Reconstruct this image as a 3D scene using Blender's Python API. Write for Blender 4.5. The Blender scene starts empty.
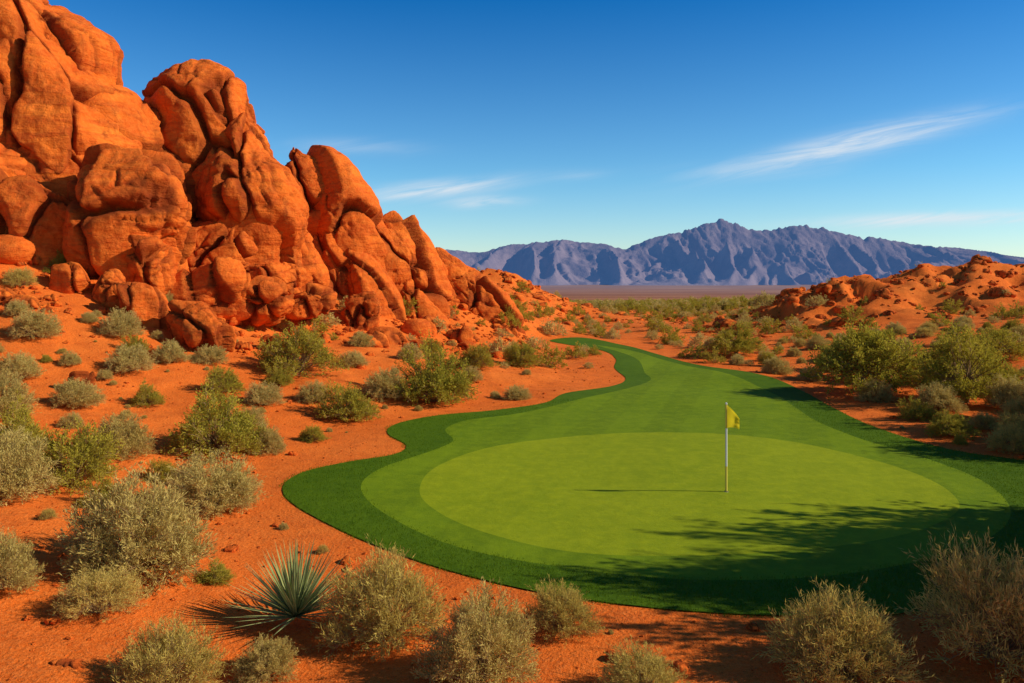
import bpy, bmesh, math, random
import numpy as np
from mathutils import Vector, Matrix
from mathutils.geometry import delaunay_2d_cdt
random.seed(4); rng=np.random.default_rng(7)
scene=bpy.context.scene
scene.view_settings.view_transform='Standard'; scene.view_settings.look='None'; scene.view_settings.exposure=0

# ------------------------------------------------------------------ noise
M32=0xffffffff
def hsh(ix,iy,iz,k=0):
    h=(ix.astype(np.int64)*73856093)^(iy.astype(np.int64)*19349663)^(iz.astype(np.int64)*83492791)^(k*668265263+12345)
    h&=M32; h=((h^(h>>15))*2246822519)&M32; h=((h^(h>>13))*3266489917)&M32; h^=(h>>16)
    return (h&0xffffff)/float(0xffffff)
def vnoise(x,y,z,k=0):
    ix=np.floor(x);iy=np.floor(y);iz=np.floor(z)
    fx=x-ix;fy=y-iy;fz=z-iz
    fx=fx*fx*fx*(fx*(fx*6-15)+10);fy=fy*fy*fy*(fy*(fy*6-15)+10);fz=fz*fz*fz*(fz*(fz*6-15)+10)
    r=0
    for a in (0,1):
        for b in (0,1):
            for c in (0,1):
                w=(fx if a else 1-fx)*(fy if b else 1-fy)*(fz if c else 1-fz)
                r=r+w*hsh(ix+a,iy+b,iz+c,k)
    return r*2-1
def fbm(x,y,z,o=4,k=0):
    r=0;a=1;t=0
    for i in range(o):
        r=r+a*vnoise(x,y,z,k+i*17);t+=a;a*=.5;x=x*2.03+3.1;y=y*2.03+1.7;z=z*2.03+5.3
    return r/t
def worley(x,y,z,k=0):
    ix=np.floor(x);iy=np.floor(y);iz=np.floor(z)
    F1=np.full(x.shape,9.);F2=np.full(x.shape,9.);ID=np.zeros(x.shape)
    for a in (-1,0,1):
        for b in (-1,0,1):
            for c in (-1,0,1):
                cx=ix+a;cy=iy+b;cz=iz+c
                dx=cx+hsh(cx,cy,cz,k+1)-x;dy=cy+hsh(cx,cy,cz,k+2)-y;dz=cz+hsh(cx,cy,cz,k+3)-z
                d=np.sqrt(dx*dx+dy*dy+dz*dz)
                m=d<F1
                F2=np.where(m,F1,np.minimum(F2,d))
                ID=np.where(m,hsh(cx,cy,cz,k+4),ID);F1=np.where(m,d,F1)
    return F1,F2,ID
def ss(a,b,x):
    t=np.clip((x-a)/(b-a),0,1);return t*t*(3-2*t)

# ------------------------------------------------------------------ mesh helper
def mesh_np(name,V,F,mat=None,smooth=True,attrs=None,fmat=None):
    V=np.asarray(V,dtype=np.float32)
    me=bpy.data.meshes.new(name)
    if isinstance(F,list): lst=F
    else: lst=[F]
    lst=[np.asarray(f,dtype=np.int32) for f in lst if len(f)]
    nl=sum(f.size for f in lst);nf=sum(len(f) for f in lst)
    me.vertices.add(len(V));me.vertices.foreach_set('co',V.ravel())
    me.loops.add(nl);me.polygons.add(nf)
    li=np.concatenate([f.ravel() for f in lst])
    tot=np.concatenate([np.full(len(f),f.shape[1],dtype=np.int32) for f in lst])
    st=np.concatenate([[0],np.cumsum(tot)[:-1]]).astype(np.int32)
    me.loops.foreach_set('vertex_index',li)
    me.polygons.foreach_set('loop_start',st);me.polygons.foreach_set('loop_total',tot)
    me.polygons.foreach_set('use_smooth',np.full(nf,smooth,dtype=bool))
    if attrs:
        for k,v in attrs.items():
            at=me.attributes.new(k,'FLOAT','POINT');at.data.foreach_set('value',np.asarray(v,dtype=np.float32))
    if mat:
        for m in (mat if isinstance(mat,list) else [mat]): me.materials.append(m)
    if fmat is not None: me.polygons.foreach_set('material_index',np.asarray(fmat,dtype=np.int32))
    me.update(calc_edges=True);me.validate()
    return me
def add_obj(name,me,loc=(0,0,0),rot=(0,0,0),scale=(1,1,1),parent=None):
    o=bpy.data.objects.new(name,me);scene.collection.objects.link(o)
    o.location=loc;o.rotation_euler=rot;o.scale=scale
    if parent:o.parent=parent
    return o

# ------------------------------------------------------------------ node helper
class N:
    def __init__(s,mat):
        mat.use_nodes=True;s.t=mat.node_tree;s.t.nodes.clear()
    def n(s,typ,**kw):
        nd=s.t.nodes.new(typ)
        for k,v in kw.items():
            if k=='inp':
                for a,b in v.items():
                    if isinstance(b,bpy.types.NodeSocket): s.t.links.new(b,nd.inputs[a])
                    else: nd.inputs[a].default_value=b
            else:setattr(nd,k,v)
        return nd
    def link(s,a,b):s.t.links.new(a,b)
    def noise(s,vec,scale,detail=4,rough=.55,dist=0):
        return s.n('ShaderNodeTexNoise',inp={'Vector':vec,'Scale':scale,'Detail':detail,'Roughness':rough,'Distortion':dist}).outputs[0]
    def ramp(s,fac,pts):
        r=s.n('ShaderNodeValToRGB',inp={'Fac':fac});e=r.color_ramp.elements
        while len(e)<len(pts):e.new(.5)
        for i,(p,c) in enumerate(pts):
            e[i].position=p;e[i].color=(c[0],c[1],c[2],1) if not isinstance(c,(int,float)) else (c,c,c,1)
        return r.outputs[0]
    def mix(s,f,a,b,mode='MIX'):
        m=s.n('ShaderNodeMix',data_type='RGBA',blend_type=mode)
        for sock,v in ((m.inputs[0],f),(m.inputs[6],a),(m.inputs[7],b)):
            if isinstance(v,bpy.types.NodeSocket):s.link(v,sock)
            elif isinstance(v,(int,float)):sock.default_value=v if sock==m.inputs[0] else (v,v,v,1)
            else:sock.default_value=(v[0],v[1],v[2],1)
        return m.outputs[2]
    def math(s,op,a,b=0,c=0,clamp=False):
        m=s.n('ShaderNodeMath',operation=op,use_clamp=clamp)
        for i,v in enumerate((a,b,c)):
            if isinstance(v,bpy.types.NodeSocket):s.link(v,m.inputs[i])
            else:m.inputs[i].default_value=v
        return m.outputs[0]
    def mapr(s,v,a,b,c=0,d=1):
        return s.n('ShaderNodeMapRange',inp={0:v,1:a,2:b,3:c,4:d}).outputs[0]
    def bump(s,h,strength,dist,normal=None):
        i={'Height':h,'Strength':strength,'Distance':dist}
        if normal:i['Normal']=normal
        return s.n('ShaderNodeBump',inp=i).outputs[0]
    def out(s,sh):
        s.n('ShaderNodeOutputMaterial',inp={'Surface':sh})
    def bsdf(s,col,rough=.9,spec=.2,normal=None,**k):
        i={'Base Color':col,'Roughness':rough,'Specular IOR Level':spec};i.update(k)
        if normal:i['Normal']=normal
        return s.n('ShaderNodeBsdfPrincipled',inp=i).outputs[0]
def newmat(n):
    m=bpy.data.materials.new(n);return m,N(m)

# ------------------------------------------------------------------ materials
def mat_rock():
    m,b=newmat('red_sandstone')
    pos=b.n('ShaderNodeNewGeometry').outputs['Position']
    mp=b.n('ShaderNodeMapping',inp={'Vector':pos,'Rotation':(0,math.radians(24),0),'Scale':(.30,.30,1.9)}).outputs[0]
    st=b.noise(mp,1.3,5,.6,.7)
    big=b.noise(pos,.35,3,.6)
    fine=b.noise(pos,4,6,.68)
    mv=b.n('ShaderNodeMapping',inp={'Vector':pos,'Rotation':(0,math.radians(-20),0),'Scale':(1.5,1.5,.20)}).outputs[0]
    streak=b.noise(mv,.8,4,.65,.4)
    c=b.ramp(big,[(.3,(.58,.092,.010)),(.5,(.75,.135,.013)),(.7,(.86,.190,.020))])
    c=b.mix(b.mapr(st,.42,.62),c,(.58,.084,.010))
    c=b.mix(b.mapr(streak,.55,.72,0,.65),c,(.22,.032,.008))
    c=b.mix(b.mapr(fine,.38,.7,0,.4),c,(.92,.27,.045))
    cr=b.n('ShaderNodeAttribute',attribute_name='crevice_shade').outputs['Fac']
    c=b.mix(b.math('MULTIPLY',cr,.75),c,(.13,.020,.006))  # AO-like shade in cracks and ledges, painted into the rock colour
    n1=b.bump(st,.9,.20); n2=b.bump(fine,.9,.14,n1)
    b.out(b.bsdf(c,.92,.08,n2));return m
def mat_ground():
    m,b=newmat('red_desert_soil')
    pos=b.n('ShaderNodeNewGeometry').outputs['Position']
    dist=b.n('ShaderNodeVectorMath',operation='LENGTH',inp={0:pos}).outputs['Value']
    big=b.noise(pos,.16,4,.6);mid=b.noise(pos,1.3,5,.65);fine=b.noise(pos,14,4,.7)
    c=b.ramp(big,[(.3,(.72,.122,.011)),(.5,(.82,.155,.016)),(.7,(.88,.200,.026))])
    c=b.mix(b.mapr(mid,.45,.7,0,.7),c,(.54,.083,.009))
    c=b.mix(b.mapr(fine,.4,.75,0,.5),c,(.92,.29,.062))
    grit=b.noise(pos,45,2,.8)
    c=b.mix(b.mapr(grit,.54,.68,0,.7),c,(.26,.048,.011))
    vor=b.n('ShaderNodeTexVoronoi',inp={'Vector':pos,'Scale':9.0}).outputs['Distance']
    peb=b.mapr(vor,.10,.16,1,0)
    peb=b.math('MULTIPLY',peb,b.mapr(mid,.45,.5))
    c=b.mix(b.math('MULTIPLY',peb,.7),c,(.40,.11,.04))
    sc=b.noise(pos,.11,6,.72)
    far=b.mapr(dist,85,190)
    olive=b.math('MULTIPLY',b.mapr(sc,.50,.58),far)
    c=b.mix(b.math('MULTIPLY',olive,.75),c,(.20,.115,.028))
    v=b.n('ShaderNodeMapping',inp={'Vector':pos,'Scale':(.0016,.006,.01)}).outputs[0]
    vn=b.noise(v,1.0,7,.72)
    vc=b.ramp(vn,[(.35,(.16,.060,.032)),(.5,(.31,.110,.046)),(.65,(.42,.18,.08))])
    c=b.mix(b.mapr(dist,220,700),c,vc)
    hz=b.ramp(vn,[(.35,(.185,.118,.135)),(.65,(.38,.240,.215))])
    c=b.mix(b.mapr(dist,1000,5500),c,hz)  # distance haze painted into the soil colour of the far plain
    n1=b.bump(mid,.6,.12);n2=b.bump(fine,.9,.05,n1);n3=b.bump(grit,.5,.012,n2)
    b.out(b.bsdf(c,.95,.05,n3));return m
def mat_turf(name,c1,c2,bs,scale,c3=None,dark=.45,stripe=0):
    m,b=newmat(name)
    pos=b.n('ShaderNodeNewGeometry').outputs['Position']
    a=b.noise(pos,.30,3,.6);f=b.noise(pos,scale,3,.8);q=b.noise(pos,2.2,6,.75)
    c=b.mix(b.mapr(a,.35,.65),c1,c2)
    if stripe:   # mower passes
        wv=b.n('ShaderNodeTexWave',inp={'Vector':b.n('ShaderNodeMapping',inp={'Vector':pos,'Rotation':(0,0,math.radians(18))}).outputs[0],'Scale':.13,'Distortion':.35,'Detail':2}).outputs[1]
        c=b.mix(b.mapr(wv,.42,.58,0,stripe),c,[x*.72 for x in c1])
    c=b.mix(b.mapr(f,.35,.7,0,dark),c,[x*.5 for x in c1])
    c=b.mix(b.mapr(q,.42,.68,0,.5),c,c3 or [c2[0]*1.3,c2[1]*1.18,c2[2]])
    n1=b.bump(f,bs,.02);n2=b.bump(q,.3,.07,n1)
    b.out(b.bsdf(c,.85,.05,n2));return m
def mat_leaf(name,ca,cb,trans=.3,dry=None):
    m,b=newmat(name)
    t=b.n('ShaderNodeAttribute',attribute_name='tint').outputs['Fac']
    r=b.n('ShaderNodeObjectInfo').outputs['Random']
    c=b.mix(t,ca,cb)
    c=b.mix(b.math('MULTIPLY',r,.5),c,dry or [x*.6 for x in ca])
    d=b.n('ShaderNodeBsdfDiffuse',inp={'Color':c}).outputs[0]
    tr=b.n('ShaderNodeBsdfTranslucent',inp={'Color':c}).outputs[0]
    b.out(b.n('ShaderNodeMixShader',inp={0:trans,1:d,2:tr}).outputs[0]);return m
def mat_plain(name,col,rough=.6,spec=.3):
    m,b=newmat(name)
    pos=b.n('ShaderNodeTexCoord').outputs['Object']
    f=b.noise(pos,20,3)
    c=b.mix(b.mapr(f,.3,.7,0,.25),col,[x*.7 for x in col])
    b.out(b.bsdf(c,rough,spec));return m
def mat_mountain():
    m,b=newmat('hazy_mountain_rock')
    pos=b.n('ShaderNodeNewGeometry').outputs['Position']
    a=b.noise(pos,.004,7,.7)
    z=b.n('ShaderNodeSeparateXYZ',inp={0:pos}).outputs[2]
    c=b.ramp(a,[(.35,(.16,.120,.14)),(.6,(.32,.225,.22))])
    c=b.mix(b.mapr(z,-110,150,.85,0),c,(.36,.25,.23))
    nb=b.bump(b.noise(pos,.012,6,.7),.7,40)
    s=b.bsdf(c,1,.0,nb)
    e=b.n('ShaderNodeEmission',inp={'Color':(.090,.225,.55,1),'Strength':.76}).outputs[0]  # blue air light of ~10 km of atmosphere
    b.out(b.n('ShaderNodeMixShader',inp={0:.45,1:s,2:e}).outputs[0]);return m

ROCK=mat_rock();GROUND=mat_ground()
T_ROUGH=mat_turf('rough_turf',(.062,.125,.005),(.090,.160,.006),.6,50)
T_FAIR=mat_turf('fairway_turf',(.135,.212,.006),(.180,.260,.007),.45,45,stripe=.35)
T_GREEN=mat_turf('putting_turf',(.225,.285,.007),(.275,.325,.009),.3,60,dark=.35,stripe=.12)
L_SAGE=mat_leaf('sage_leaves',(.46,.34,.080),(.74,.58,.19),.35,(.52,.37,.08))
L_GREEN=mat_leaf('green_shrub_leaves',(.28,.25,.022),(.56,.46,.055),.35,(.46,.33,.04))
L_DRY=mat_leaf('dry_grass_blades',(.50,.36,.075),(.78,.58,.15),.35,(.46,.36,.06))
L_TREE=mat_leaf('palo_verde_leaves',(.30,.27,.022),(.60,.48,.055),.35,(.42,.31,.03))
L_GRASS=mat_leaf('grass_blades',(.072,.135,.005),(.155,.245,.009),.3)
L_YUC=mat_leaf('yucca_leaves',(.13,.20,.045),(.66,.66,.26),.15)
BARK=mat_plain('grey_brown_bark',(.32,.20,.085),.9,.1)

# ------------------------------------------------------------------ course outline (metres, x right, y away)
def smooth_loop(P,step):
    P=np.array(P,float);n=len(P);out=[]
    for i in range(n):
        p0,p1,p2,p3=P[i-1],P[i],P[(i+1)%n],P[(i+2)%n]
        k=max(2,int(np.linalg.norm(p2-p1)/step))
        for j in range(k):
            t=j/k
            out.append(.5*((2*p1)+(-p0+p2)*t+(2*p0-5*p1+4*p2-p3)*t*t+(-p0+3*p1-3*p2+p3)*t**3))
    return np.array(out)
rough_p=[(3.0,63.5),(6.3,56.5),(6.6,51),(5.9,46),(5.9,41.5),(4.7,38.2),(2.4,35.6),(1.4,33.2),(-.5,31.7),(-2.7,30.3),(-4.1,28.4),(-4.15,26.7),(-3.3,25),(-3.5,23.7),(-4.6,22.7),(-5.6,21.5),(-5.75,20.1),(-5.1,18.6),(-3.6,16.75),(-1.7,14.9),(.1,13.6),(1.75,12.9),(3.55,12.5),(5.6,12.45),(7.3,12.85),(9.2,13.6),(12,15),(14.5,17.5),(15.8,20.3),(14.8,22.8),(13.4,24.8),(12.8,28.5),(13.1,32.9),(13.5,37.1),(13.2,40.7),(12,45),(10.6,49.5),(9.8,54),(8.6,60),(5.6,66.5)]
fair_p=[(6.4,60),(7.6,54.5),(7.9,50),(7.3,44),(7.1,41),(5.5,37.6),(3.0,34.2),(.4,31),(-1.6,29.4),(-2.3,27.6),(-1.9,25.8),(-2.6,24),(-3.6,22),(-3.8,20.1),(-2.9,18),(-1,15.7),(1.4,14.4),(3.5,13.9),(6,14.2),(8.9,15.6),(11.1,17.8),(12.2,20.8),(12.1,23.7),(11.4,26.4),(11.2,29.5),(11.6,32.9),(11.9,37.1),(11,44),(9.5,50.5),(8.5,56)]
green_p=[(-2.3,19.9),(-2.05,22.5),(-.4,25.2),(2.9,26.8),(6.2,27),(8.8,25.8),(10.4,23.4),(10.9,21),(10.4,18.6),(9.1,17.1),(7.3,16),(5.2,15.35),(3.3,15.15),(1.3,15.4),(-.3,16.45),(-1.6,18)]
RP=smooth_loop(rough_p,.35);FP=smooth_loop(fair_p,.35);GP=smooth_loop(green_p,.3)
def inside(P,x,y):
    r=np.zeros(x.shape,bool);n=len(P)
    for i in range(n):
        x1,y1=P[i];x2,y2=P[(i+1)%n]
        if y1==y2:continue
        c=((y1>y)!=(y2>y))&(x<(x2-x1)*(y-y1)/(y2-y1)+x1)
        r^=c
    return r
def sdist(P,x,y):
    d=np.full(x.shape,1e9);n=len(P)
    for i in range(n):
        x1,y1=P[i];x2,y2=P[(i+1)%n];dx=x2-x1;dy=y2-y1;L=dx*dx+dy*dy+1e-12
        t=np.clip(((x-x1)*dx+(y-y1)*dy)/L,0,1)
        d=np.minimum(d,(x-x1-t*dx)**2+(y-y1-t*dy)**2)
    d=np.sqrt(d);return np.where(inside(P,x,y),-d,d)
def turf_sd(x,y):
    r=np.full(x.shape,12.)
    m=(x>-16)&(x<26)&(y>3)&(y<76)
    if m.any(): r[m]=np.minimum(sdist(RP,x[m],y[m]),12)
    return r
def height(x,y,sd=None):
    x=np.asarray(x,float);y=np.asarray(y,float)
    if sd is None:sd=turf_sd(x,y)
    z0=x*0
    eL=np.interp(y,[0,14,20,27,33,40,60,100],[-3,-3.5,-6.3,-5,0,3.5,3,-6])
    u=np.maximum(eL-x,0)
    hl=.15*(np.sqrt(u*u+4)-2)*(1-ss(75,130,y)*.8)
    hl=np.where(u>60,.15*58+(hl-.15*58)*.2,hl)
    v=(x+30)*-.67+(y-28)*.74
    tal=3.0*ss(-2,10,v)*ss(8,-4,x)*(1-ss(85,130,y))+1.5*ss(-12,-21,x)*ss(24,36,y)*(1-ss(60,90,y))
    eR=np.interp(y,[0,22,28,40,60,100],[18,16,14.2,15,13,22])
    w=np.maximum(x-eR,0)
    hr=.10*(np.sqrt(w*w+16)-4)*(1-ss(90,160,y)*.7);hr=np.minimum(hr,6)
    ridge=(3.0*ss(17,33,x)*np.exp(-((y-77)/9.)**2))*(1+.35*fbm(x/7,y/7,z0,3,3))+.9*ss(18,26,x)*np.exp(-((y-75)/9.)**2)*(1-np.abs(fbm(x/4,y/4,z0,3,4))*3)
    hill=(3.3*np.exp(-((x+1)/10.)**2-((y-102)/13.)**2))*(1+.5*fbm(x/5,y/5,z0,3,8))
    off=ss(0,4,sd)
    und=off*(.28*fbm(x/7,y/7,z0,3,21)+.09*fbm(x/1.3,y/1.3,z0,3,31)+.03*fbm(x/.35,y/.35,z0,2,41))
    far=ss(60,140,np.hypot(x,y))*(1.0*fbm(x/22,y/22,z0,4,51))*(1-ss(200,500,y))
    turf=(.06+.10*ss(27,34,y))*vnoise(x/6+4,y/6,z0,61)*(1-off)
    D=np.hypot(x*.6,y)
    base=np.interp(D,[0,120,300,1000,3000,8000,20000],[0,0,-6,-28,-60,-100,-105])
    fall=1-ss(150,400,D)
    return base+off*((hl+tal+hr)*fall+ridge+hill)+und+far+turf

# ------------------------------------------------------------------ ground sheet
ys=[-25.];st=.6
while ys[-1]<14500:
    y=ys[-1]
    st=.22 if 6<y<45 else (.5 if y<6 else max(.22,.012*(y-20)+.02*max(0,y-90)))
    ys.append(y+st)
ys=np.array(ys);s=np.linspace(-1,1,560)
W=60+1.25*np.maximum(ys,0)
GX=W[:,None]*(.27*s+.73*s**3)[None,:]+3*np.exp(-ys/60)[:,None];GY=np.repeat(ys[:,None],len(s),1)
x=GX.ravel();y=GY.ravel();sd=turf_sd(x,y)
z=height(x,y,sd)-.10*ss(.05,.5,-sd)
nr,nc=GX.shape;I=np.arange(nr*nc).reshape(nr,nc)
F=np.stack([I[:-1,:-1],I[:-1,1:],I[1:,1:],I[1:,:-1]],-1).reshape(-1,4)
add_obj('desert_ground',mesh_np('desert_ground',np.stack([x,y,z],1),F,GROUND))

# ------------------------------------------------------------------ turf sheets (one shared triangulation)
def cdt():
    pts=[];edges=[]
    for P in (RP,FP,GP):
        o=len(pts);n=len(P);pts+= [Vector((float(a),float(b))) for a,b in P];edges+=[(o+i,o+(i+1)%n) for i in range(n)]
    gx,gy=np.meshgrid(np.arange(-6,16.5,.55),np.arange(12,68,.55));gx=gx.ravel()+rng.uniform(-.1,.1,gx.size);gy=gy.ravel()+rng.uniform(-.1,.1,gy.size)
    k=(sdist(RP,gx,gy)<-.2)&(abs(sdist(FP,gx,gy))>.2)&(abs(sdist(GP,gx,gy))>.2)
    pts+=[Vector((float(a),float(b))) for a,b in zip(gx[k],gy[k])]
    r=delaunay_2d_cdt(pts,edges,[],0,1e-5)
    V=np.array([(p.x,p.y) for p in r[0]]);T=np.array([f for f in r[2] if len(f)==3]);return V,T
V2,T2=cdt()
sdv=turf_sd(V2[:,0],V2[:,1])
Z2=height(V2[:,0],V2[:,1],sdv)+.022
a=V2[T2];ar=(a[:,1,0]-a[:,0,0])*(a[:,2,1]-a[:,0,1])-(a[:,1,1]-a[:,0,1])*(a[:,2,0]-a[:,0,0])
T2[ar<0]=T2[ar<0][:,::-1]
cx,cy=a.mean(1).T
inR=inside(RP,cx,cy);inF=inside(FP,cx,cy);inG=inside(GP,cx,cy)
for nm,msk,mt in (('rough_grass',inR&~inF,T_ROUGH),('fairway',inF&~inG,T_FAIR),('putting_green',inG,T_GREEN)):
    t=T2[msk];u,inv=np.unique(t,return_inverse=True)
    add_obj(nm,mesh_np(nm,np.column_stack([V2[u],Z2[u]]),inv.reshape(-1,3),mt))

def blades(n,xr,yr,cond,hmin,hmax,w,name,mat,lean=.5):
    x=rng.uniform(*xr,n);y=rng.uniform(*yr,n);k=cond(x,y);x=x[k];y=y[k];n=len(x)
    z=height(x,y)+.015;h=rng.uniform(hmin,hmax,n);a=rng.uniform(0,6.283,n);b=rng.uniform(0,6.283,n);l=rng.uniform(0,lean,n)*h
    p=np.stack([x,y,z],1);dx=np.stack([np.cos(a),np.sin(a),a*0],1)*w*.5
    tip=p+np.stack([np.cos(b)*l,np.sin(b)*l,h],1)
    V=np.stack([p-dx,p+dx,tip],1).reshape(-1,3)
    tint=np.repeat(rng.uniform(0,1,n),3)
    return add_obj(name,mesh_np(name,V,np.arange(3*n).reshape(-1,3),mat,False,{'tint':tint}))
def bcond(x,y):
    f=sdist(FP,x,y)+.10*rng.normal(size=x.size)
    return (sdist(RP,x,y)<.07+.10*vnoise(x*2.5,y*2.5,x*0,5))&(f>-.02)&(rng.uniform(0,1,x.size)<np.clip(1.6-y/24,.12,1))
bl=blades(420000,(-6.2,16),(12,34),bcond,.018,.055,.012,'rough_grass_blades',L_GRASS)
bl.parent=bpy.data.objects['rough_grass']

# ------------------------------------------------------------------ rocks
def ico(n):
    bm=bmesh.new();bmesh.ops.create_icosphere(bm,subdivisions=n,radius=1)
    V=np.array([v.co[:] for v in bm.verts]);F=np.array([[v.index for v in f.verts] for f in bm.faces]);bm.free();return V,F
ICO={k:ico(k) for k in (3,4,5,6,7)}
def rock_geo(c,r,tilt,seed,lvl,yaw=0,amp=1.0):
    D,F=ICO[lvl];D=D/np.linalg.norm(D,axis=1)[:,None];g=np.random.default_rng(seed)
    n=g.normal(size=(13,3));n/=np.linalg.norm(n,axis=1)[:,None];d=g.uniform(.74,1.06,13)
    q=np.maximum(D@n.T,0)/d;p=13.
    R=(np.sum(q**p,axis=1)+.62**p)**(-1/p);R=np.clip(R,.6,1.14)
    r=np.array(r,float);P=D*R[:,None]*r;nn=D/r;nn/=np.linalg.norm(nn,axis=1)[:,None]
    M=np.array(Matrix.Rotation(math.radians(yaw),3,'Z')@Matrix.Rotation(math.radians(tilt),3,'Y'))
    P=P@M.T;nn=nn@M.T;Wp=P+np.array(c)
    x,y,z=Wp.T
    sc=min(1.,min(r)/2.2)*amp
    k=seed%7*100
    wx=x+.6*fbm(x/2.6,y/2.6,z/2.6,3,k);wy=y+.6*fbm(x/2.6,y/2.6,z/2.6,3,k+5);wz=z+1.2*fbm(x/3,y/3,z/3,3,k+9)
    lx=wx+.38*wz;lz=wz-.38*wx
    S=3.9*max(.35,min(1,min(r)/2.5))
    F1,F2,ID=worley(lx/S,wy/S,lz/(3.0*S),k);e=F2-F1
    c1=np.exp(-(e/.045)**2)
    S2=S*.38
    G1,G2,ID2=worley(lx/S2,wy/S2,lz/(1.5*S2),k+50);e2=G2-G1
    gate=ss(0,.3,fbm(x/3,y/3,z/3,2,k+77))
    c2=np.exp(-(e2/.07)**2)*gate
    sl=lz/1.3+.6*fbm(x/3.5,y/3.5,z/3.5,3,k+60)
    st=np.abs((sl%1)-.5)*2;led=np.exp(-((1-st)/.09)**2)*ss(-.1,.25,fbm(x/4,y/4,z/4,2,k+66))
    dsp=sc*(1.1*(ID-.5)*ss(0,.08,e)-.85*c1-.16*c2+.18*(ID2-.5)*ss(0,.10,e2)*gate-.20*led
        +1.0*fbm(x/5,y/5,z/5,2,k+70)+.34*fbm(x/1.6,y/1.6,z/1.6,4,k+80)+.08*fbm(x/.4,y/.4,z/.4,3,k+90))
    P=P+nn*dsp[:,None]
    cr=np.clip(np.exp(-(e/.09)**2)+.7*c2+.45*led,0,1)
    return P+np.array(c),F,cr
def rock_obj(name,parts,origin=None):
    Vs=[];Fs=[];Cs=[];o=0
    for (c,r,t,sd_,lv) in parts:
        P,F,cr=rock_geo(c,r,t,sd_,lv,yaw=(sd_*37)%40-20)
        Vs.append(P);Fs.append(F+o);Cs.append(cr);o+=len(P)
    return add_obj(name,mesh_np(name,np.concatenate(Vs),np.concatenate(Fs),ROCK,True,{'crevice_shade':np.concatenate(Cs)}))
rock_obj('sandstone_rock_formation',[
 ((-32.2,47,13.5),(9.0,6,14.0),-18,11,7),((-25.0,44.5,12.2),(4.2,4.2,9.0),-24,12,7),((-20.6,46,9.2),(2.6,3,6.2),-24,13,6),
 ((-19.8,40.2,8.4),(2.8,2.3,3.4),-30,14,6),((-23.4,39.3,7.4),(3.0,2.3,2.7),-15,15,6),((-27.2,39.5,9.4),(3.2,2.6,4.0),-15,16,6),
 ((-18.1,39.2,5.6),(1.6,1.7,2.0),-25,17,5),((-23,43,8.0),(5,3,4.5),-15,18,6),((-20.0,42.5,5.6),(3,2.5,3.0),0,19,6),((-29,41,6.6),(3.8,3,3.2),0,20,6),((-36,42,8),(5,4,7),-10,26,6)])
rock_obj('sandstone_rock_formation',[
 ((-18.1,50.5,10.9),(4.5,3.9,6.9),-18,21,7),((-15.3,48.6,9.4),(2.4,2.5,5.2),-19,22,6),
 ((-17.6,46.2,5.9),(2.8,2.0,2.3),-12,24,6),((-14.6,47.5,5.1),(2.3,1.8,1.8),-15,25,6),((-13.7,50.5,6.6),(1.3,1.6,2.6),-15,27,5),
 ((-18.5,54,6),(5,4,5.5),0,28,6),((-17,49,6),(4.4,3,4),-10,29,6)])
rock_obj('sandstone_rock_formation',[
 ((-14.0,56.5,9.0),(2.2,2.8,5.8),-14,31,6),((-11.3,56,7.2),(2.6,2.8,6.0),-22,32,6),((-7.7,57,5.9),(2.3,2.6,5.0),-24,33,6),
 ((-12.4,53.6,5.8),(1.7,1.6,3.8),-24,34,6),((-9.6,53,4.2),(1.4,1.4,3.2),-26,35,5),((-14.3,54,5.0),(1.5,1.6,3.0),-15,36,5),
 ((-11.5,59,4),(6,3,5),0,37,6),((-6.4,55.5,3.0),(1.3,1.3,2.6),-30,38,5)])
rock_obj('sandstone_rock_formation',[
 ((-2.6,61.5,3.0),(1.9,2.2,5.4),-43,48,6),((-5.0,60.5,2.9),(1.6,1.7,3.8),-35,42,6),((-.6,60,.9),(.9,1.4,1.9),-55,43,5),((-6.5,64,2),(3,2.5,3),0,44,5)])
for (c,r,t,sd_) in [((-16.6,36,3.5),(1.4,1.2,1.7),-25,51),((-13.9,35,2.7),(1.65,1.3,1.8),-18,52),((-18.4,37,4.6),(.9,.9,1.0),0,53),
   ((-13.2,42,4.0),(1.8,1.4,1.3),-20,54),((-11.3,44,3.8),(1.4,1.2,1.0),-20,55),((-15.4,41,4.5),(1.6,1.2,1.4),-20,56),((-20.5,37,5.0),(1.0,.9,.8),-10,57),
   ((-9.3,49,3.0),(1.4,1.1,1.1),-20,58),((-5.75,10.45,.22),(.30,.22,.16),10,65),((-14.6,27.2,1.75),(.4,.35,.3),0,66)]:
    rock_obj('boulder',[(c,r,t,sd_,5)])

def instancer(name,child_me,child_name,x,y,size,sink=0.0,z=None):
    n=len(x);z=height(x,y)-sink*size if z is None else z
    a=rng.uniform(0,6.283,n);h=size*.5
    V=[]
    for k in range(4):
        b=a+math.pi/4+k*math.pi/2
        V.append(np.stack([x+np.cos(b)*h*math.sqrt(2),y+np.sin(b)*h*math.sqrt(2),z],1))
    V=np.stack(V,1).reshape(-1,3)
    o=add_obj(name,mesh_np(name,V,np.arange(4*n).reshape(-1,4),None,False))
    o.instance_type='FACES';o.use_instance_faces_scale=True;o.show_instancer_for_render=False;o.show_instancer_for_viewport=False
    add_obj(child_name,child_me,parent=o)
    return o
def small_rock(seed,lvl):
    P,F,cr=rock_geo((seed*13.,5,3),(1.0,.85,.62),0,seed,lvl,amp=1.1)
    P=P-np.array((seed*13.,5,3));return mesh_np('rock_shape',P*.5,F,ROCK,True,{'crevice_shade':cr})
SR=[small_rock(s,4) for s in (61,62,63,64)]
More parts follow.
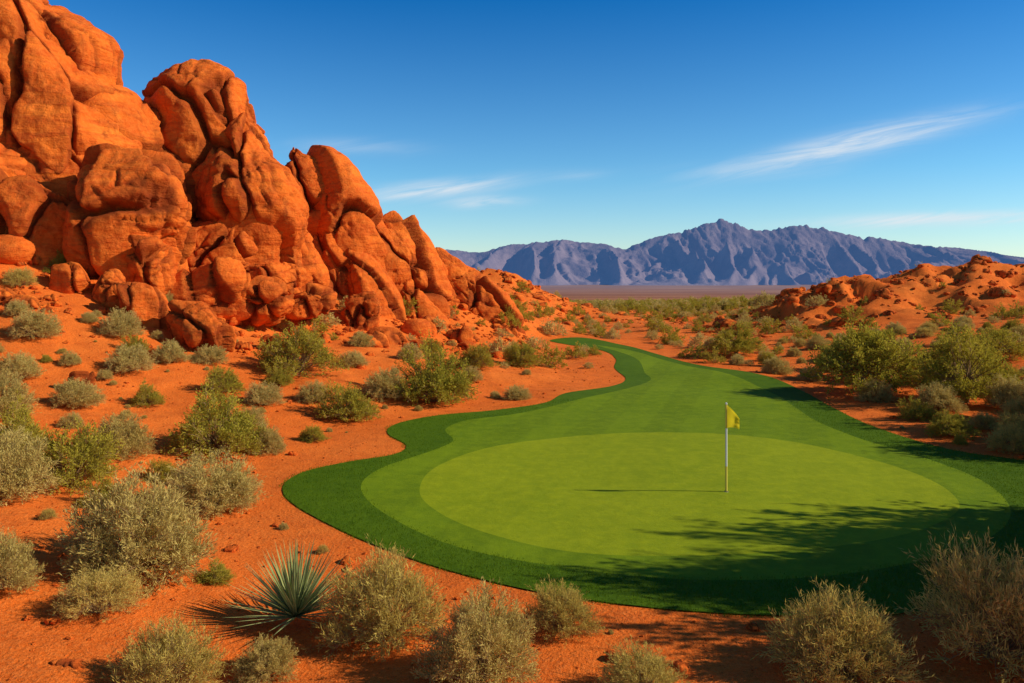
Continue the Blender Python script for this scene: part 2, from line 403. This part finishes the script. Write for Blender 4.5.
for i in range(4):
    n=150;x=rng.uniform(-34,2,n*3);v=rng.normal(2.2,4.,n*3);y=28+(v+(x+30)*.67)/.74
    k=(y>24)&(turf_sd(x,y)>3);x=x[k];y=y[k];s_=.15+rng.pareto(2.2,len(x))*.25;s_=np.minimum(s_,2.3)
    instancer('talus_rocks',SR[i],'rock_shape',x,y,s_,-.05)
    n=330;x=np.concatenate([17+rng.uniform(0,1,n)*63,rng.normal(0,10,190)]);y=np.concatenate([rng.normal(74,6,n),rng.normal(96,9,190)])
    instancer('ridge_rocks',SR[i],'rock_shape',x,y,np.minimum(.25+rng.pareto(2.1,len(x))*.35,1.8),0.08)
    n=1700;x=rng.uniform(-22,26,n);y=8+rng.uniform(0,1,n)**1.5*45;k=turf_sd(x,y)>.35;x=x[k];y=y[k]
    instancer('pebbles',SR[i],'pebble_shape',x,y,.03+rng.pareto(2.4,len(x)).clip(0,6)*.04,-.1)

# ------------------------------------------------------------------ plants
def tubes(A,B,ra,rb):
    n=len(A);d=B-A;L=np.linalg.norm(d,axis=1)[:,None]+1e-9;d=d/L
    up=np.where(np.abs(d[:,2:3])>.9,np.array([[1.,0,0]]),np.array([[0,0,1.]]))
    u=np.cross(d,up);u/=np.linalg.norm(u,axis=1)[:,None];w=np.cross(d,u)
    V=[]
    for P,r in ((A,ra),(B,rb)):
        for k in range(3):
            an=k*2.0944;V.append(P+(u*math.cos(an)+w*math.sin(an))*np.asarray(r).reshape(-1,1))
    V=np.stack(V,1).reshape(-1,3);o=(np.arange(n)*6)[:,None]
    F=np.concatenate([o+np.array([[k,(k+1)%3,3+(k+1)%3,3+k]]) for k in range(3)])
    return V,F
def leaves(P,D,L,w,g,jit=.55):
    n=len(P);D=D+g.normal(size=(n,3))*jit;D/=np.linalg.norm(D,axis=1)[:,None]
    s=np.cross(D,g.normal(size=(n,3)));s/=np.linalg.norm(s,axis=1)[:,None]+1e-9
    l=L*g.uniform(.6,1.3,(n,1));W_=w*g.uniform(.7,1.3,(n,1))
    V=np.stack([P,P+D*l*.5+s*W_*.5,P+D*l,P+D*l*.5-s*W_*.5],1).reshape(-1,3)
    return V,np.arange(4*n).reshape(-1,4)
def bush_mesh(name,seed,leafmat,H=.62,nst=60,ntw=9,nlf=14,L=.05,w=.012,low=.0,stem_r=.008,irr=.2,trunk=0.,up=.35,spread=.16,jit=.55,inner=.8):
    """unit bush: about 1 m across, H m high"""
    g=np.random.default_rng(seed)
    ph=g.uniform(0,6.283,nst);ct=np.clip(g.uniform(low,1,nst),0,1);st_=np.sqrt(1-ct*ct)
    dirs=np.stack([np.cos(ph)*st_,np.sin(ph)*st_,ct],1)
    lump=1+irr*vnoise(dirs[:,0]*1.6+seed,dirs[:,1]*1.6,dirs[:,2]*1.6)*1.6+g.uniform(-.14,.10,nst)
    end=dirs*np.array([.5,.5,H])*lump[:,None]*.86
    if trunk: end[:,2]=trunk*H+end[:,2]*(1-trunk)
    base=g.normal(size=(nst,3))*np.array([.03,.03,0]);
    mid=base+(end-base)*.5+np.array([0,0,.10*H])*(1-ct[:,None])+g.normal(size=(nst,3))*.02
    if trunk:
        k=5;hub=np.stack([g.uniform(-.08,.08,k),g.uniform(-.08,.08,k),g.uniform(.18,.35,k)*H],1)
        sel=g.integers(0,k,nst);b0=base[:k]*.4
        V0,F0=tubes(b0,hub,np.full(k,stem_r*3.2),np.full(k,stem_r*2.2));base=hub[sel]
        mid=base+(end-base)*.5+g.normal(size=(nst,3))*.025
    Vs=[];Fs=[];Ts=[];Ms=[];o=0
    def put(V,F,t,m):
        nonlocal o
        Vs.append(V);Fs.append(F+o);Ts.append(t);Ms.append(np.full(len(F),m));o+=len(V)
    if trunk: put(V0,F0,np.zeros(len(V0)),1)
    V,F=tubes(base,mid,np.full(nst,stem_r),np.full(nst,stem_r*.7));put(V,F,np.zeros(len(V)),1)
    V,F=tubes(mid,end,np.full(nst,stem_r*.7),np.full(nst,stem_r*.3));put(V,F,np.zeros(len(V)),1)
    t=g.uniform(0,1,(nst,ntw));t=t**inner
    A=(mid[:,None]+(end-mid)[:,None]*t[...,None]).reshape(-1,3)
    dd=np.repeat(end-mid,ntw,0);dd/=np.linalg.norm(dd,axis=1)[:,None]
    td=dd+g.normal(size=A.shape)*.75+np.array([0,0,up]);td/=np.linalg.norm(td,axis=1)[:,None]
    TL=g.uniform(.5,1.2,(len(A),1))*spread;B=A+td*TL
    B[:,2]=np.maximum(B[:,2],.01)
    V,F=tubes(A,B,np.full(len(A),stem_r*.35),np.full(len(A),stem_r*.12));put(V,F,np.zeros(len(V)),1)
    tt=g.uniform(.15,1.05,(len(A),nlf))[...,None]
    P=(A[:,None]+(B-A)[:,None]*tt+g.normal(size=(len(A),nlf,3))*.010).reshape(-1,3);Dd=np.repeat(td,nlf,0)
    P[:,2]=np.maximum(P[:,2],.004)
    V,F=leaves(P,Dd,L,w,g,jit)
    cl=np.repeat(g.uniform(0,1,nst),ntw*nlf)
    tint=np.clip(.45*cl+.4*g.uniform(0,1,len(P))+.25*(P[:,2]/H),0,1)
    put(V,F,np.repeat(tint,4),0)
    return mesh_np(name,np.concatenate(Vs),np.concatenate(Fs),[leafmat,BARK],False,{'tint':np.concatenate(Ts)},np.concatenate(Ms))
SAGE=[bush_mesh('sagebrush',s,L_SAGE,.58,190,9,15,.036,.0064,stem_r=.004,irr=.12,spread=.11,jit=.45,up=.6) for s in (1,2,3,4)]
GRN=[bush_mesh('green_shrub',s,L_GREEN,.62,140,9,14,.032,.0095,stem_r=.005,irr=.22,spread=.12,up=.5) for s in (5,6,7)]
GOLD=[bush_mesh('brittlebush',s,L_DRY,.6,170,8,12,.048,.0056,stem_r=.004,irr=.16,spread=.14,up=.8,jit=.45) for s in (8,9)]
TREE=[bush_mesh('palo_verde_tree',s,L_TREE,.66,120,11,15,.030,.011,low=-.15,stem_r=.007,irr=.36,trunk=.22,spread=.13,up=.3) for s in (10,11,12)]
SAGE_L=[bush_mesh('sagebrush_far',s,L_SAGE,.56,40,5,7,.08,.022,stem_r=.005,irr=.15) for s in (13,14)]
GRN_L=[bush_mesh('shrub_far',s,L_GREEN,.62,40,5,8,.075,.026,stem_r=.006,irr=.3) for s in (15,16)]

placed=[]
def plant(kind,me,X,Y,w,hs=1.0,rot=None):
    z=float(height(np.array([X]),np.array([Y]))[0])-.02
    placed.append((X,Y,w*.5))
    add_obj(kind,me,(X,Y,z),(random.uniform(-.06,.06),random.uniform(-.06,.06),random.uniform(0,6.28) if rot is None else rot),(w,w*random.uniform(.88,1.05),w*hs))
S,G,D_,T='sagebrush','green_shrub','brittlebush','palo_verde_tree'
BK={S:SAGE,G:GRN,D_:GOLD,T:TREE}
lst=[(S,-6.4,13.7,2.85,.95),(D_,-6.15,11.9,1.2,.9),(S,-7.95,12.2,1.4,1.1),(D_,-1.9,11.9,1.8,1.2),(S,-3.3,10.75,.95,.9),(S,-.42,10.55,1.65,1.1),
(D_,.72,12.05,1.15,1.0),(D_,-4.5,10.3,1.5,1),(D_,1.62,10.05,1.25,.8),(D_,4.4,10.6,1.9,1.0),(D_,6.7,11.1,2.2,1.2),(G,-5.0,13.5,.8,.6),
(S,-6.8,18.1,2.5,.85),(G,-8.7,20,1.0,.9),(G,-10.1,18.3,2.2,1.05),(S,-10.6,16.6,2.2,1.1),(S,-10.4,21.3,1.8,1.05),(G,-8.5,23,3.1,.95),
(G,-6.0,29,2.3,.95),(G,-9.2,34.5,3.5,.95),(G,-3.1,32.8,3.4,1.1),(S,-5.1,32.3,1.9,1),(S,-7.3,23.6,1.4,1),(G,-6.3,25.2,1.15,.75),(S,-14,25.7,1.8,.8),
(S,-14.3,30,1.9,.9),(S,-9,29,1.5,.9),(G,.5,44,2.2,1),(S,.25,34.2,1.3,.8),(S,-18.5,31,2,.9),(S,-14.8,23,2.2,1),(G,-12.6,20.2,2.0,1),(S,-17,27.5,1.7,.9),
(S,-11.6,14.5,1.6,1),(S,-9.4,13.6,1.2,.9),(S,-12.5,33,1.6,.8),(S,-7.4,37,1.5,.8),(G,-1.8,40,2.2,.9),(S,-5.2,40.5,1.6,.9),(S,-8,42.5,1.5,.8),
(T,16.1,36.0,4.7,1.05),(T,20.6,37.5,4.0,.85),(S,16.6,31.2,2.0,.9),(G,14.6,26.7,1.5,.9),(D_,15.3,24.2,1.7,.85),(D_,16.4,25.8,1.6,1),(S,19.4,31,2.1,1),
(G,15.0,29.6,1.4,.9),(S,15.4,33.8,1.8,.9),(T,14.6,52,3.4,.8),(S,14.2,43,1.8,.9),(G,17.8,44,2.4,.9),(S,22.5,33,2.2,.9),(D_,18.2,28.4,1.7,.9),(G,21,34.5,2.2,1),(T,26,43,3.6,.8),(S,20,48,2.4,.9),(G,25,36,2.6,.9),
(T,12.4,11.8,5.8,1.55),(T,13.9,12.9,5.6,1.55),(T,15.6,14.0,5.8,1.75),(T,18.2,14.9,6.0,1.75),(T,17.6,13.0,6.0,1.9),(T,20.3,23.8,5.4,1.45),(T,23.0,27.0,5.2,1.5),(T,18.4,32.6,3.6,1.1),(T,17.8,40.5,4.0,1.0)]
cnt={k:0 for k in BK}
for k,X,Y,w,hs in lst:
    plant(k,BK[k][cnt[k]%len(BK[k])],X,Y,w,hs);cnt[k]+=1
def scatter(n,xr,yr,dens,smin,smax,gap=1.0):
    x=rng.uniform(*xr,n);y=rng.uniform(*yr,n);sd_=turf_sd(x,y)
    p=dens(x,y,sd_);k=rng.uniform(0,1,n)<p;x=x[k];y=y[k];s_=smin+(smax-smin)*rng.uniform(0,1,len(x))**1.8
    keep=[]
    for i in range(len(x)):
        ok=True
        for (a,b,r) in placed:
            if abs(a-x[i])<4 and (a-x[i])**2+(b-y[i])**2<((r+s_[i]*.5)*gap)**2:ok=False;break
        if ok:
            keep.append(i);placed.append((x[i],y[i],s_[i]*.5))
    return x[keep],y[keep],s_[keep]
def split(x,y,s_,meshes,name):
    a=rng.integers(0,len(meshes),len(x))
    for j,me in enumerate(meshes):
        m=a==j
        if m.any():instancer(name,me,'scrub_plant',x[m],y[m],s_[m],.02)
clump=lambda x,y,f,k:ss(-.25,.35,fbm(x/f,y/f,x*0,2,k))
x,y,s_=scatter(560,(-32,2),(14,46),lambda x,y,sd:(sd>1.2)*(.35+.5*clump(x,y,6,5))*(.22+.78*ss(-5,-13,x+(y-20)*.30)),.45,1.9)
split(x,y,s_,SAGE+GRN[:2]+GOLD[:1],'desert_scrub')
x,y,s_=scatter(700,(13,52),(22,58),lambda x,y,sd:(sd>.6)*(.5+.4*clump(x,y,5,6)),.5,2.0,.97)
split(x,y,s_,[SAGE[0],SAGE[2],GRN[1],GOLD[0],GOLD[1],SAGE[3],SAGE[1]],'desert_scrub')
x,y,s_=scatter(420,(-20,16),(9,32),lambda x,y,sd:(sd>.4)*.4*(1-.5*ss(0,4,x)),.10,.38)
split(x,y,s_,GOLD+SAGE[:1],'dry_grass_tufts')
placed=[p for p in placed if p[1]>40]
onhill=lambda x,y:1-.85*np.clip(np.exp(-((x+1)/13.)**2-((y-100)/16.)**2)+ss(17,26,x)*np.exp(-((y-73)/12.)**2),0,1)
x,y,s_=scatter(2600,(-14,72),(44,128),lambda x,y,sd:(sd>1.0)*(.2+.7*clump(x,y,7,9))*(np.abs(x)<y*.85+3)*onhill(x,y),.7,2.3,.85)
split(x,y,s_,SAGE_L+GRN_L,'desert_scrub')
x,y,s_=scatter(220,(-40,0),(40,60),lambda x,y,sd:.5,.4,1.1)
split(x,y,s_,SAGE_L+GRN_L,'desert_scrub')
n=6500;y=120+rng.uniform(0,1,n)**1.6*800;x=rng.uniform(-.75,.75,n)*y+0;s_=rng.uniform(.9,2.8,n)
split(x,y,s_,SAGE_L+GRN_L,'distant_scrub')

# yucca
def yucca(X,Y,size):
    g=np.random.default_rng(3);n=150;Vs=[];Fs=[];Ts=[];o=0
    for i in range(n):
        ph=i*2.39996+g.uniform(-.2,.2);el=math.radians(14+74*(i/n)**1.25+g.uniform(-5,5))
        L=size*g.uniform(.88,1.05);w=.052*size*g.uniform(.8,1.1)
        d=np.array([math.cos(ph)*math.cos(el),math.sin(ph)*math.cos(el),math.sin(el)])
        sx=np.array([-math.sin(ph),math.cos(ph),0]);nn=np.cross(sx,d)
        segs=6;base=np.array([0,0,.10*size])
        for k in range(segs+1):
            t=k/segs;ww=w*(.75+.6*t if t<.35 else (.96*(1-t)/.65+.02));c=base+d*L*t-np.array([0,0,.02*size*t*t*math.cos(el)])
            Vs+=[c-sx*ww*.5,c-nn*ww*.16,c+sx*ww*.5];Ts+=[.95,.1+.3*g.random(),.95]
        for k in range(segs):
            a=o+k*3;Fs+=[(a,a+1,a+4,a+3),(a+1,a+2,a+5,a+4)]
        o+=(segs+1)*3
    z=float(height(np.array([X]),np.array([Y]))[0])
    add_obj('yucca',mesh_np('yucca',np.array(Vs),np.array(Fs),L_YUC,False,{'tint':np.array(Ts)}),(X,Y,z+.02))
yucca(-3.3,12.2,1.16)

# ------------------------------------------------------------------ flagstick
WHITE=mat_plain('white_fibreglass',(.80,.78,.70),.4,.4);YEL=mat_plain('yellow_paint',(.80,.62,.10),.5,.3);DARK=mat_plain('cup_shade',(.02,.02,.02),.9,.1)
fx,fy=5.25,19.6;fz=float(height(np.array([fx]),np.array([fy]))[0])+.022
fl=bpy.data.objects.new('golf_flagstick',None);scene.collection.objects.link(fl);fl.location=(fx,fy,fz)
def cyl(name,r1,r2,z0,z1,mat,seg=16,cap=True,parent=fl):
    bm=bmesh.new();bmesh.ops.create_cone(bm,cap_ends=cap,segments=seg,radius1=r1,radius2=r2,depth=z1-z0)
    for v in bm.verts:v.co.z+=(z0+z1)/2
    me=bpy.data.meshes.new(name);bm.to_mesh(me);bm.free();me.materials.append(mat)
    return add_obj(name,me,parent=parent)
cyl('pole_lower',.028,.026,-.1,.62,YEL);cyl('pole_middle',.0255,.024,.62,1.55,WHITE);cyl('pole_upper',.0235,.021,1.55,2.14,YEL);cyl('pole_cap',.028,.019,2.14,2.18,WHITE)
cyl('hole_rim',.056,.056,-.08,.004,WHITE);cyl('hole_shade_disc',.052,.052,-.06,.008,DARK)  # no hollow cup: solid dark disc paints the shade inside it
nx,ny=14,18;V=[]
for j in range(ny+1):
    for i in range(nx+1):
        u=i/nx;v=j/ny
        hgt=.56*(1-.55*u)
        V.append((.018+.27*u,.03*math.sin(u*7+v*2)*u+.012*math.sin(v*9)*u-.15*u,2.12-.20*u-.12*u*u-v*hgt))
V=np.array(V);I=np.arange(len(V)).reshape(ny+1,nx+1);F=np.stack([I[:-1,:-1],I[1:,:-1],I[1:,1:],I[:-1,1:]],-1).reshape(-1,4)
fm,b=newmat('yellow_flag_cloth');d=b.n('ShaderNodeBsdfDiffuse',inp={'Color':(1,.75,.03,1)}).outputs[0];t=b.n('ShaderNodeBsdfTranslucent',inp={'Color':(1,.75,.03,1)}).outputs[0]
b.out(b.n('ShaderNodeMixShader',inp={0:.5,1:d,2:t}).outputs[0])
add_obj('flag',mesh_np('flag',V,F,fm),parent=fl)

# ------------------------------------------------------------------ mountains
px=np.array([-1500,-900,-500,-200,0,200,400,440,480,520,560,600,625,650,680,700,720,735,750,770,790,810,830,850,880,920,960,1000,1030,1100,1300,1700,2400])
py=np.array([262,250,238,245,240,243,252,249,252,243,240,244,249,239,232,225,219,222,230,229,225,225,229,235,238,246,248,255,261,266,265,262,268])
nx,ny=1500,230
xs=np.linspace(-12000,14000,nx);yv=np.linspace(7800,12200,ny)
X,Y=np.meshgrid(xs,yv);x=X.ravel();y=Y.ravel();o=x*0
prof=np.interp(x,(px-512)*12.5,(275-py)*12.5+5)
base=-104
wx=x+420*fbm(x/1500,y/1500,o,3,5);wy=y+420*fbm(x/1500,y/1500,o,3,9)
t=np.abs(y-10000)/np.where(y<10000,2000,2200)
s_=np.clip(1-t,0,1)
r1=1-np.abs(fbm(wx/420,wy/1900,o,2,15))*2.4
r2=1-np.abs(fbm(wx/200,wy/560,o,3,25))*2.4
r3=1-np.abs(fbm(wx/80,wy/130,o,3,35))*2.2
z=base+(prof-base)*(s_**1.2+(s_*(1-s_)*4)*(.40*(r1-.55)+.16*(r2-.5))+.04*(r3-.5)*np.minimum(1,s_*3))
z+=12*(r2-.5)*s_
z=np.maximum(z,base-4+0*z)
I=np.arange(nx*ny).reshape(ny,nx);F=np.stack([I[:-1,:-1],I[:-1,1:],I[1:,1:],I[1:,:-1]],-1).reshape(-1,4)
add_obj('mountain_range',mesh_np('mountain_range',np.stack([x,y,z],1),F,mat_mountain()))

# ------------------------------------------------------------------ light
EL=math.radians(31);SX,SY=.995,-.10
sun=bpy.data.lights.new('sun','SUN');sun.energy=5.0;sun.angle=math.radians(.5);sun.color=(1,.92,.77)
so=bpy.data.objects.new('sun',sun);scene.collection.objects.link(so);so.location=(60,-10,60)
dv=Vector((-SX*math.cos(EL),-SY*math.cos(EL),-math.sin(EL)));so.rotation_euler=dv.to_track_quat('-Z','Y').to_euler()
w=bpy.data.worlds.new('World');scene.world=w;b=N(w)
sky=b.n('ShaderNodeTexSky',sky_type='NISHITA',sun_disc=False,sun_elevation=EL,sun_rotation=math.radians(96),air_density=1.0,dust_density=.25,ozone_density=3.0,altitude=600)
dirv=b.n('ShaderNodeTexCoord').outputs['Generated']
sp=b.n('ShaderNodeSeparateXYZ',inp={0:dirv})
tint=b.ramp(sp.outputs[2],[(.0,(1.0,.92,.84)),(.12,(.52,.78,.84)),(.33,(.045,.46,.74)),(.6,(.12,.34,.50))])
hs=b.mix(1.0,sky.outputs[0],tint,'MULTIPLY')
hs=b.mix(1.0,hs,(1.5,1.8,2.0),'MULTIPLY')
az=b.math('DIVIDE',sp.outputs[0],b.math('MAXIMUM',sp.outputs[1],.05));el=b.math('DIVIDE',sp.outputs[2],b.math('MAXIMUM',sp.outputs[1],.05))
tot=None
for (a0,e0,hl,ht,sl,k) in [(.43,.165,.17,.018,.22,1.2),(.55,.070,.17,.010,.03,1.4),(-.10,.107,.11,.012,.10,1.2),(-.035,.091,.05,.008,.05,1.1),(-.20,.16,.09,.012,-.02,.3),(.08,.125,.05,.008,.03,.2),(.30,.13,.12,.012,.0,.2)]:
    da=b.math('SUBTRACT',az,a0);de=b.math('SUBTRACT',b.math('SUBTRACT',el,e0),b.math('MULTIPLY',da,sl))
    u=b.math('DIVIDE',da,hl);v=b.math('DIVIDE',de,ht)
    q=b.math('ADD',b.math('MULTIPLY',u,u),b.math('MULTIPLY',v,v))
    m=b.math('MULTIPLY',b.math('POWER',2.718,b.math('MULTIPLY',q,-1.6)),k)
    tot=m if tot is None else b.math('ADD',tot,m)
cv=b.n('ShaderNodeCombineXYZ',inp={0:b.math('MULTIPLY',az,7),1:b.math('MULTIPLY',b.math('SUBTRACT',el,b.math('MULTIPLY',az,.18)),60),2:.3}).outputs[0]
cn=b.noise(cv,1.0,6,.62,.8)
tot=b.math('MULTIPLY',tot,b.mapr(cn,.28,.60),clamp=True)
col=b.mix(b.math('MULTIPLY',tot,.75),hs,(9.0,9.6,10.2))
bg=b.n('ShaderNodeBackground',inp={'Color':col,'Strength':.085})
b.n('ShaderNodeOutputWorld',inp={'Surface':bg.outputs[0]})

# ------------------------------------------------------------------ camera (level, shifted lens)
cd=bpy.data.cameras.new('camera');cam=bpy.data.objects.new('camera',cd);scene.collection.objects.link(cam)
cam.location=(0,0,5.34);cam.rotation_euler=(math.radians(90),0,0)
cd.lens=28.125;cd.sensor_width=36;cd.shift_y=-.065;cd.clip_start=.1;cd.clip_end=40000
scene.camera=cam
